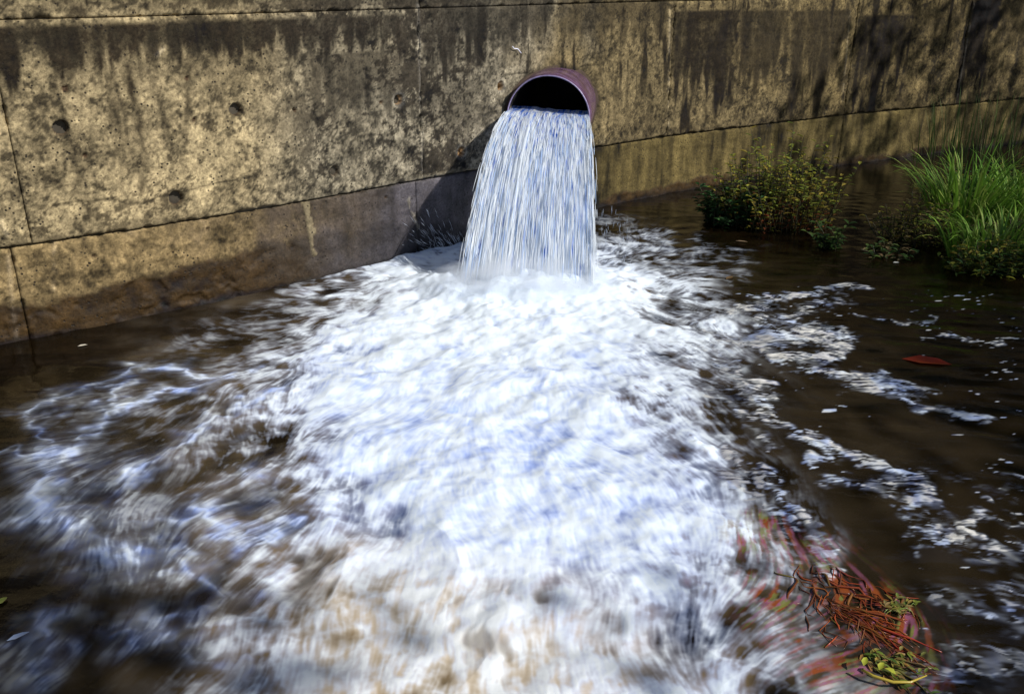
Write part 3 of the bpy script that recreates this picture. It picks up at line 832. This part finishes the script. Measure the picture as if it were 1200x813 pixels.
for i in range(2400):
    half = PR_IN - .006
    edgey = R.random() < .25
    xi = (R.choice((-1, 1)) * half * R.uniform(.93, 1.03)) if edgey else R.uniform(-half, half)
    t0 = (R.random() ** .8) * .42; t1 = min(t0 + R.uniform(.015, .07), TEND)
    k = R.uniform(.97, 1.05); lift = R.uniform(.0, .022) * (t0 / .3 + .35)
    ts = np.linspace(t0, t1, 7)
    pts = jet_pt(np.full(7, xi), np.full(7, ZW + lift - .014 * xi / half), ts, k)
    pts[:, 1] -= .012 + .03 * ts; pts[:, 0] += R.gauss(0, .012) * ts / .3
    w = R.uniform(.0010, .0026)
    b_ = R.random()
    col = (.92, .96, 1) if b_ > .25 else (.6, .76, 1)
    g.tube(pts, [w * math.sin(math.pi * (j + .4) / 6.8) + .0003 for j in range(7)], col, 4, False)
tag(g.build('water_threads', M_SPRAY, jet), kind='stuff')

# spray thrown up round the foot of the jet
g = Geo()
for i in range(5200):
    a = R.uniform(0, 2 * math.pi); m = R.random()
    cx = P0[0] + R.uniform(-.5, .45); cy = P0[1] + R.uniform(-.28, .35)
    sp = R.random() ** 2
    vx, vy, vz = math.cos(a) * (.2 + sp * 1.0), math.sin(a) * (.2 + sp * .8), .25 + 1.25 * R.random() * (1 - .3 * sp)
    t = R.uniform(0, .30)
    p = (cx + vx * t, cy + vy * t, .05 + vz * t - 4.9 * t * t)
    if p[2] < .03: continue
    v_ = (vx, vy, vz - 9.8 * t)
    g.blob(p, v_, R.uniform(.005, .028), R.uniform(.0015, .0045), (.88, .93, 1))
c = unproject(530, 312); c2 = unproject(505, 305)
for i in range(150):                                            # the fan of spray at the left of the foot
    a = R.uniform(1.75, 2.9); L = R.uniform(.05, .24) * (1.3 - abs(a - 2.3)); o_ = Vector((c[0] + R.uniform(-.14, .12), c[1] + .15 + R.uniform(-.1, .1), .05))
    d = Vector((math.cos(a), R.uniform(-.1, .3), math.sin(a))); p = o_ + d * L * R.uniform(.5, 1.6)
    g.blob(p, d, R.uniform(.02, .10), R.uniform(.001, .0024), (.8, .88, 1))
for i in range(60):
    p = Vector((.62 + R.uniform(-.08, .22), 6.3 + R.uniform(-.2, .3), R.uniform(.05, .42))); g.blob(p, (R.uniform(-.2, .3), 0, 1), R.uniform(.02, .08), R.uniform(.0012, .003), (.6, .68, .8))
tag(g.build('spray', M_SPRAY), 'fine spray of droplets thrown up where the falling water hits the pool', 'spray', kind='stuff')

# fine mist hanging where the jet breaks up
def mist_mat():
    m = bpy.data.materials.new('mist'); m.use_nodes = True; nt = m.node_tree; nt.nodes.remove(nt.nodes['Principled BSDF'])
    v = nt.nodes.new('ShaderNodeVolumePrincipled'); v.inputs['Color'].default_value = (.93, .96, 1, 1); v.inputs['Anisotropy'].default_value = .0
    co = nd(nt, 'ShaderNodeTexCoord').outputs['Object']
    ln = nd(nt, 'ShaderNodeVectorMath', operation='LENGTH'); nt.links.new(co, ln.inputs[0])
    fall = maprange(nt, ln.outputs['Value'], .25, 1.0, 1, 0); nz = maprange(nt, ntex(nt, 2.6, 3, .6, co), .38, .62)
    mu = nd(nt, 'ShaderNodeMath', operation='MULTIPLY'); nt.links.new(fall, mu.inputs[0]); nt.links.new(nz, mu.inputs[1])
    mu2 = nd(nt, 'ShaderNodeMath', operation='MULTIPLY'); nt.links.new(mu.outputs[0], mu2.inputs[0]); mu2.inputs[1].default_value = 24.0
    nt.links.new(mu2.outputs[0], v.inputs['Density']); nt.links.new(v.outputs[0], nt.nodes['Material Output'].inputs['Volume']); return m
v, f = [], []
for i in range(13):
    for j in range(24):
        a, b = math.pi * i / 12, 2 * math.pi * j / 24; v.append((math.sin(a) * math.cos(b), math.sin(a) * math.sin(b), math.cos(a)))
for i in range(12):
    for j in range(24): f.append((i * 24 + j, (i + 1) * 24 + j, (i + 1) * 24 + (j + 1) % 24, i * 24 + (j + 1) % 24))
o = mesh_from('mist', v, f, mist_mat()); o.location = (P0[0] - .02, P0[1] - .10, .04); o.scale = (.72, .40, .22)
tag(o, 'bright white mist at the foot of the falling water', 'mist', kind='stuff')

# ------------------------------------------------------------ ground: river bed, bank behind the wall, out to the horizon
gy_ = np.r_[-400, -100, -75, np.linspace(-60, -1, 20), np.linspace(0, 26, 90), np.linspace(28, 60, 16), 90, 200, 500]; gx_ = np.r_[-500, -150, -80, np.linspace(-60, -14, 20), np.linspace(-13, 22, 110), np.linspace(24, 60, 16), 80, 150, 500]
GX, GY = np.meshgrid(gx_, gy_)
wl = np.interp(GX, wx, wy)                                       # the wall line's y at each x
behind = smooth(1.2, 2.2, GY - wl)
gz = -1.0 + behind * (WALL_TOP - .25 + 1.0) + behind * (.04 * np.clip(GY - wl, 0, 40)) + .25 * noise(GX, GY, 9, 3) * behind * smooth(2, 8, GY - wl)
gz = np.maximum(gz, -1.0 + 2.2 * smooth(-12, -22, GY) + 0 * gz)
keep = gz
tag(mesh_from('ground', np.stack([GX, GY, gz], -1).reshape(-1, 3), grid_faces(len(gy_), len(gx_)), M_SOIL), kind='structure')

# ------------------------------------------------------------ unseen trees added above the wall so the water reflects dark crowns, not sky
def tree(x, y, z0, ht, cr, label, seed):
    r = random.Random(seed)
    t = thing('added_bank_tree', label, 'tree', (x, y, z0), 'unseen trees added above the wall')
    g = Geo(); bark = (.09, .065, .04)
    top = Vector((r.uniform(-.4, .4), r.uniform(-.3, .3), ht * .8))
    g.tube([Vector((0, 0, -.3)), Vector((.05, 0, ht * .25)), top * .6, top], [ht * .028, ht * .022, ht * .015, ht * .005], bark, 8)
    tips = []
    for i in range(16):
        a = r.uniform(0, 6.28); hh = r.uniform(.18, .8) * ht; L = cr * r.uniform(.6, 1.05) * (1.15 - .5 * hh / ht)
        b0 = top * (hh / (ht * .8)) if hh < ht * .8 else top
        e = b0 + Vector((math.cos(a) * L, math.sin(a) * L, L * r.uniform(.1, .6))); mdl = (b0 + e) / 2 + Vector((0, 0, -.1 * L))
        g.tube([b0, mdl, e], [ht * .010, ht * .006, ht * .002], bark, 5)
        tips += [e, mdl, (mdl + e) / 2]
    g.build('trunk', M_BARK, t)
    g = Geo()
    for e in tips + [top, top + Vector((0, 0, ht * .12))]:
        for k in range(5):
            c = e + Vector((r.gauss(0, .4), r.gauss(0, .4), r.gauss(0, .35))); br = r.uniform(.7, 1.3)
            for q in range(20):
                p = c + Vector((r.gauss(0, .3), r.gauss(0, .3), r.gauss(0, .24)))
                u = r.uniform(.8, 1.2) * br
                g.leaf(p, (r.gauss(0, 1), r.gauss(0, 1), r.gauss(-.3, .6)), (r.gauss(0, .4), r.gauss(0, .4), 1), r.uniform(.16, .30), r.uniform(.10, .18), (.045 * u, .075 * u, .018 * u))
    g.build('crown', M_LEAF, t)
for i, (x, y, ht, cr, lb) in enumerate([
        (-6.5, 8.2, 7.5, 2.8, 'unseen dense green tree added behind the left end of the wall'),
        (-3.2, 9.4, 9.0, 3.0, 'unseen tall dense tree added behind the wall above the tie holes'),
        (0.2, 11.2, 8.5, 3.0, 'unseen round-crowned tree added on the bank straight above the pipe'),
        (3.6, 13.4, 10.0, 3.3, 'tallest unseen tree added on the bank, right of the pipe'),
        (7.4, 15.2, 9.0, 3.2, 'unseen leafy tree added on the bank behind the reeds'),
        (11.5, 16.6, 9.5, 3.4, 'unseen spreading tree added on the bank beyond the reeds')]):
    tree(x, y, 2.6, ht, cr, lb, 50 + i)

# ------------------------------------------------------------ two unseen trees added to darken the edges of the view, with a gap left over the pool
def shade_at(gx, gy):  # wanted shade on the ground; the added crowns are shaped to it
    a = smooth(3.0, 1.9, gy) * (.30 + .45 * smooth(-.2, -1.2, gx)) * smooth(-5, -3.5, gx)
    a = max(a, .75 * smooth(-1.3, -2.4, gx) * smooth(5.1, 4.3, gy))
    b = .95 * smooth(1.5, 3.0, gx) * (1 - .45 * math.exp(-((gx - 2.4) / .9) ** 2 - ((gy - 8.8) / 1.2) ** 2))
    return a, b
crown = {0: [], 1: []}
rs = random.Random(77)
kk = 1 / SUN_V.z
for i in range(19000):
    gx, gy = rs.uniform(-5, 11.5), rs.uniform(-.5, 15)
    a, b = shade_at(gx, gy); w = 0 if a > b else 1
    if rs.random() > max(a, b) * 1.05: continue
    z = rs.uniform(5.6, 8.2)
    crown[w].append(Vector((gx + SUN_V.x * z * kk, gy + SUN_V.y * z * kk, z)))
for w, (root, lb) in enumerate((((6.0, -4.6, -.6), 'unseen leafy tree added to shade the near side of the pool'), ((14.2, 3.6, -.6), 'unseen spreading tree added to shade the grass bank and that end of the wall'))):
    t = thing('added_shade_tree', lb, 'tree', root); rt = Vector(root); g = Geo(); bark = (.09, .065, .04); top = Vector((-.3, .8, 6.2))
    g.tube([Vector((0, 0, -1)), Vector((0, .1, 2.5)), top * .75, top], [.24, .19, .14, .06], bark, 9)
    for p in rs.sample(crown[w], 34):
        e = p - rt; b0 = top * rs.uniform(.55, 1.0); g.tube([b0, (b0 + e) / 2 + Vector((0, 0, .25)), e], [.06, .035, .012], bark, 5)
    g.build('trunk', M_BARK, t); g = Geo()
    for p in crown[w]:
        u = rs.uniform(.7, 1.3); g.leaf(p - rt, (rs.gauss(0, 1), rs.gauss(0, 1), rs.gauss(-.2, .5)), (rs.gauss(0, .4), rs.gauss(0, .4), 1), rs.uniform(.15, .24), rs.uniform(.09, .14), (.05 * u, .085 * u, .02 * u))
    g.build('crown', M_LEAF, t)

# ------------------------------------------------------------ plants in the water
def plant(name, label, cat, px, py, spread, height, n_stem, leaf, cols, seed, group=None, reach=.3, dens=9, base_cols=None, flat=.5):
    r = random.Random(seed); b = unproject(px, py)
    t = thing(name, label, cat, (b[0], b[1], -.03), group)
    gs, gl = Geo(), Geo()
    for i in range(n_stem):
        a = r.uniform(0, 6.28); rad = math.sqrt(r.random()); gsz = 1
        p0 = Vector((math.cos(a) * rad * spread[0] * .75, math.sin(a) * rad * spread[1] * .75, 0))
        hh = height * r.uniform(.35, 1.0) * (1 - .45 * rad)
        e = p0 + Vector((math.cos(a) * reach * rad * hh + r.gauss(0, .07), math.sin(a) * reach * rad * hh + r.gauss(0, .07), hh))
        md = (p0 + e) / 2 + Vector((r.gauss(0, .02), r.gauss(0, .02), hh * .06)); tone = r.uniform(.7, 1.3)
        gs.tube([p0, md, e], [.005, .004, .002], tuple(x * tone for x in (.045, .04, .015)), 4, False)
        nl = int(dens * 1.5 * (.6 + hh / height))
        for k in range(nl):
            tt = (k + r.random()) / nl; p = p0.lerp(md, tt * 2) if tt < .5 else md.lerp(e, tt * 2 - 1)
            la = r.uniform(0, 6.28); cc = r.choice(cols)
            if base_cols and tt < .38 and r.random() < .75: cc = r.choice(base_cols)
            u = r.uniform(.6, 1.35) * tone
            gl.leaf(p, (math.cos(la), math.sin(la), r.uniform(-.2, .9) * flat + .1), (0, 0, 1), leaf[0] * r.uniform(.6, 1.2), leaf[1] * r.uniform(.7, 1.2), tuple(x * u for x in cc))
    gs.build('stems', M_STEM, t); gl.build('leaves', M_LEAF, t)
    return t
YG = [(.24, .24, .03), (.18, .21, .03), (.26, .20, .035), (.13, .17, .03)]
DG = [(.035, .09, .03), (.05, .13, .035), (.03, .07, .025)]
MG = [(.06, .12, .025), (.05, .10, .03), (.09, .14, .03)]
RD = [(.20, .055, .02), (.16, .07, .02), (.14, .04, .015)]
BR = [(.13, .085, .04), (.10, .08, .035), (.15, .12, .05)]
plant('water_shrub', 'bushy yellow-green shrub with reddish lower leaves, by the foot of the wall', 'shrub', 908, 262, (.62, .42), 1.0, 130, (.070, .030), YG, 1, base_cols=RD)
plant('water_shrub', 'low dark green leafy clump at the left side of the yellow-green shrub', 'shrub', 862, 260, (.34, .28), .48, 70, (.09, .038), DG, 2)
plant('water_plant', 'small bright leafy sprig standing alone in the water right of the shrub', 'plant', 971, 290, (.12, .12), .30, 14, (.085, .034), MG, 3, dens=7)
plant('water_plant', 'pale low sprig at the left end of the right-hand plant bank', 'plant', 1040, 301, (.15, .12), .22, 16, (.075, .026), BR + MG, 4, dens=7)
plant('water_plant', 'olive small-leaved clump between the pale sprig and the grass tuft', 'plant', 1070, 282, (.34, .30), .50, 80, (.055, .022), BR + YG, 5)
plant('water_plant', 'dark bushy clump against the wall behind the grass tuft', 'plant', 1165, 226, (.75, .25), .50, 110, (.06, .024), DG + YG, 6)
plant('water_plant', 'leafy green clump at the waterline in front of the grass tuft', 'plant', 1165, 318, (.42, .16), .34, 80, (.07, .022), MG + YG, 7)
plant('water_plant', 'broad mixed green clump under the bright grass at the photo edge', 'plant', 1185, 292, (.50, .30), .34, 90, (.07, .024), MG + BR, 8)

def grass(name, label, px, py, spread, n, L, W, cols, seed, lean=(.05, .5), bend=(.6, 2.2)):
    r = random.Random(seed); b = unproject(px, py); t = thing(name, label, 'grass tuft', (b[0], b[1], -.02))
    g = Geo()
    for i in range(n):
        a = r.uniform(0, 6.28); rad = math.sqrt(r.random()); hd = a + r.gauss(0, .6); u = r.uniform(.6, 1.3)
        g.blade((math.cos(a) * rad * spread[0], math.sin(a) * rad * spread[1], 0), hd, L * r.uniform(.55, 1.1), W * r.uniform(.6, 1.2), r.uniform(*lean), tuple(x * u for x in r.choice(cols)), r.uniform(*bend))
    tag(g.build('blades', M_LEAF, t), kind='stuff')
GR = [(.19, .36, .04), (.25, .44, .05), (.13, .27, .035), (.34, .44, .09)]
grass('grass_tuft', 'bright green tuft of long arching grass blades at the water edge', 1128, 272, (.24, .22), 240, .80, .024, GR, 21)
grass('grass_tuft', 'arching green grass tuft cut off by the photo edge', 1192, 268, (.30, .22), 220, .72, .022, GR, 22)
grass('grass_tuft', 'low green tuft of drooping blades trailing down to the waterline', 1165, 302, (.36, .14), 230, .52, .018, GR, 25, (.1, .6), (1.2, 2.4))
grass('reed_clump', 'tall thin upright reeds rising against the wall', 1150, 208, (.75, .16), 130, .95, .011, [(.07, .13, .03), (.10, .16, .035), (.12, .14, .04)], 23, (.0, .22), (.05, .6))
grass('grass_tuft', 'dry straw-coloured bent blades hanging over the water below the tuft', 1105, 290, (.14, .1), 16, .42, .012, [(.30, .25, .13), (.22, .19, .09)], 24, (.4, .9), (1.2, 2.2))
# mud hump the plants root in
for nm, lb, q, rx, ry in (('mud_bank', 'dark low mud bank under the grass tufts', (1165, 270), .95, .75), ('mud_bank', 'small dark mud hump under the yellow-green shrub', (900, 255), .6, .38)):
    c = unproject(*q); a = np.linspace(0, 2 * math.pi, 40, endpoint=False); v = [(0, 0, .05)]; f = []
    for j, k in enumerate((.3, .6, .85, 1.05, 1.3)):
        w_ = 1 + .12 * np.sin(3 * a + j * .2) + .07 * np.sin(7 * a)
        v += [(math.cos(t) * rx * k * ww, math.sin(t) * ry * k * ww, .05 * (1 - k ** 2) + .008 * math.sin(9 * t + j)) for t, ww in zip(a, w_)]
    for i in range(40): f.append((0, 1 + i, 1 + (i + 1) % 40))
    for j in range(4):
        for i in range(40): f.append((1 + j * 40 + i, 1 + (j + 1) * 40 + i, 1 + (j + 1) * 40 + (i + 1) % 40, 1 + j * 40 + (i + 1) % 40))
    o = mesh_from(nm, v, f, M_SOIL); o.location = (c[0], c[1], -.035); tag(o, lb, 'mud bank', kind='thing')

# ------------------------------------------------------------ weeds trailing in the current at the lower right
def weed(label, px0, py0, px1, py1, n, cols, seed, wig=.03, width=.10, leafcols=None, rad=.0035, lift=.012, leaves=10, L=(.08, .3)):
    r = random.Random(seed); a, b = unproject(px0, py0), unproject(px1, py1); t = thing('water_weed', label, 'water weed', (a[0], a[1], 0))
    g = Geo(); gl = Geo(); d = Vector(b - a); nrm = Vector((-d.y, d.x, 0)).normalized()
    for i in range(n):
        s0 = r.random() * .8; ln = r.uniform(*L) / max(d.length, .1); off = r.gauss(0, width * .5); c = tuple(x * r.uniform(.6, 1.4) for x in r.choice(cols))
        ph, fr, am = r.uniform(0, 6.28), r.uniform(5, 12), r.uniform(.3, 1) * wig; pts = []; drift = r.gauss(0, .25) * (1 + 12 * wig)
        for k in range(9):
            q = s0 + ln * k / 8; p = d * q + nrm * (off * (1 + q * .5) + am * math.sin(ph + fr * (q - s0) * d.length * 5) * (.5 + .5 * k / 8) + drift * (q - s0) * d.length)
            zz = water_h(a[0] + p.x, a[1] + p.y) + lift * math.sin(math.pi * k / 8 * 1.0) * r.uniform(.5, 1.3) + .001
            pts.append((p.x, p.y, zz - .002 + .004 * math.sin(ph * 3 + k * 1.1)))
        rr_ = rad * r.choice((.35, .5, .7, 1.0, 1.5)); g.tube(pts, [rr_ * (.7 + .5 * r.random()) * math.sin(math.pi * (k + .8) / 9.6) + .0005 for k in range(9)], c, 5)
        if leafcols:
            for q in range(leaves if r.random() < .3 else leaves // 4):
                p = pts[r.randrange(9)]; an = math.atan2(d.y, d.x) + r.gauss(0, .9)
                gl.leaf((p[0], p[1], p[2] + .004), (math.cos(an), math.sin(an), r.uniform(0, .35)), (0, 0, 1), r.uniform(.02, .045), r.uniform(.008, .016), tuple(x * r.uniform(.7, 1.3) for x in r.choice(leafcols)))
    g.build('strands', M_WEED, t)
    if leafcols and gl.v: gl.build('leaves', M_LEAF, t)
ORG = [(.34, .085, .022), (.24, .06, .018), (.26, .12, .04), (.12, .04, .015), (.20, .07, .02)]
PNK = [(.35, .13, .24), (.26, .08, .12), (.20, .06, .05), (.40, .32, .48), (.16, .18, .07)]
YEL = [(.26, .25, .05), (.18, .20, .04), (.30, .22, .06), (.12, .14, .03)]
weed('tangled rust-red root strands on the dark water at lower right', 940, 660, 1025, 735, 60, ORG, 31, .05, .11, None, .0030, .003)
weed('orange-red bundle of strands reaching right under the tangle', 965, 705, 1045, 748, 40, ORG[:2], 32, .012, .04, None, .0024, .008, L=(.08, .24))
weed('yellow-green leafy weed beside the curved stem at the bottom', 1005, 765, 1050, 782, 18, [(.25, .25, .06), (.2, .12, .04)], 36, .02, .06, YEL, .002, .008, 8, L=(.06, .16))
weed('small yellow-green leafy tip right of the red tangle', 1030, 722, 1058, 712, 8, [(.25, .25, .06)], 37, .01, .03, YEL, .002, .02, 8, L=(.05, .1))
g = Geo(); q = [unproject(a, b) for a, b in ((1008, 793), (1022, 801), (1045, 808), (1065, 808), (1084, 800))]; b0 = q[0]
g.tube([tuple(np.array(p) - b0 + np.array([0, 0, .03])) for p in q], [.004, .005, .005, .004, .002], (.55, .42, .06), 6)
t = thing('curved_stem', 'curved yellow stem floating at the bottom edge below the weeds', 'stem', tuple(b0)); g.build('stem', M_WEED, t)
g = Geo()
for (a, b) in ((1048, 800), (1028, 795), (1010, 790)):
    p = unproject(a, b) - b0; g.leaf((p[0], p[1], .034), (R.uniform(-1, 1), .6, .3), (0, 0, 1), .035, .02, (.45, .48, .05))
g.build('leaves', M_LEAF, t)

# ------------------------------------------------------------ floating leaves and scraps
def floating(label, px, py, L, W, ang, col, cat='leaf', name='floating_leaf'):
    p = unproject(px, py); g = Geo()
    g.leaf((-math.cos(ang) * L / 2, -math.sin(ang) * L / 2, 0), (math.cos(ang), math.sin(ang), .03), (0, 0, 1), L, W, col, .08, .03)
    o = g.build(name, M_WEED); o.location = (p[0], p[1], water_h(p[0], p[1]) + (.006 if cat != 'leaf' or L < .2 else -.001)); tag(o, label, cat)
floating('broad red leaf drifting on the dark water right of the pool', 1087, 424, .27, .12, -.35, (.17, .018, .008))
floating('small brown leaf on the dark water right of the foam', 855, 327, .10, .04, .8, (.16, .10, .05))
floating('tiny white scrap on the dark water near the left wall foot', 97, 406, .055, .025, .5, (.8, .74, .6), 'scrap', 'floating_scrap')
floating('bluish scrap floating at the lower left edge of the photo', 22, 748, .07, .025, .7, (.45, .55, .75), 'scrap', 'floating_scrap')
floating('yellow-green leaf floating at the left photo edge', 2, 706, .05, .03, 1.2, (.35, .4, .08))
floating('pale leaf floating below the yellow-green shrub', 869, 284, .10, .03, -.4, (.28, .2, .12))
floating('white petal floating left of the grass bank', 1050, 309, .05, .03, .1, (.8, .8, .75), 'petal', 'floating_petal')
# chalky squiggle of thread stuck on the wall above the pipe
g = Geo(); pts = []
for k in range(7):
    s_, z_ = wall_at(597 + k * 1.7, 54.5 + 1.1 * k + 1.2 * math.sin(k * 1.3)); x_, y_ = wall_xy(s_); n_ = wall_n(s_); pts.append((x_ + n_[0] * .035, y_ + n_[1] * .035, z_))
g.tube(pts, .004, (.8, .8, .95), 5)
tag(g.build('white_thread', M_STEM), 'short white thread snagged on the concrete above the pipe', 'thread')
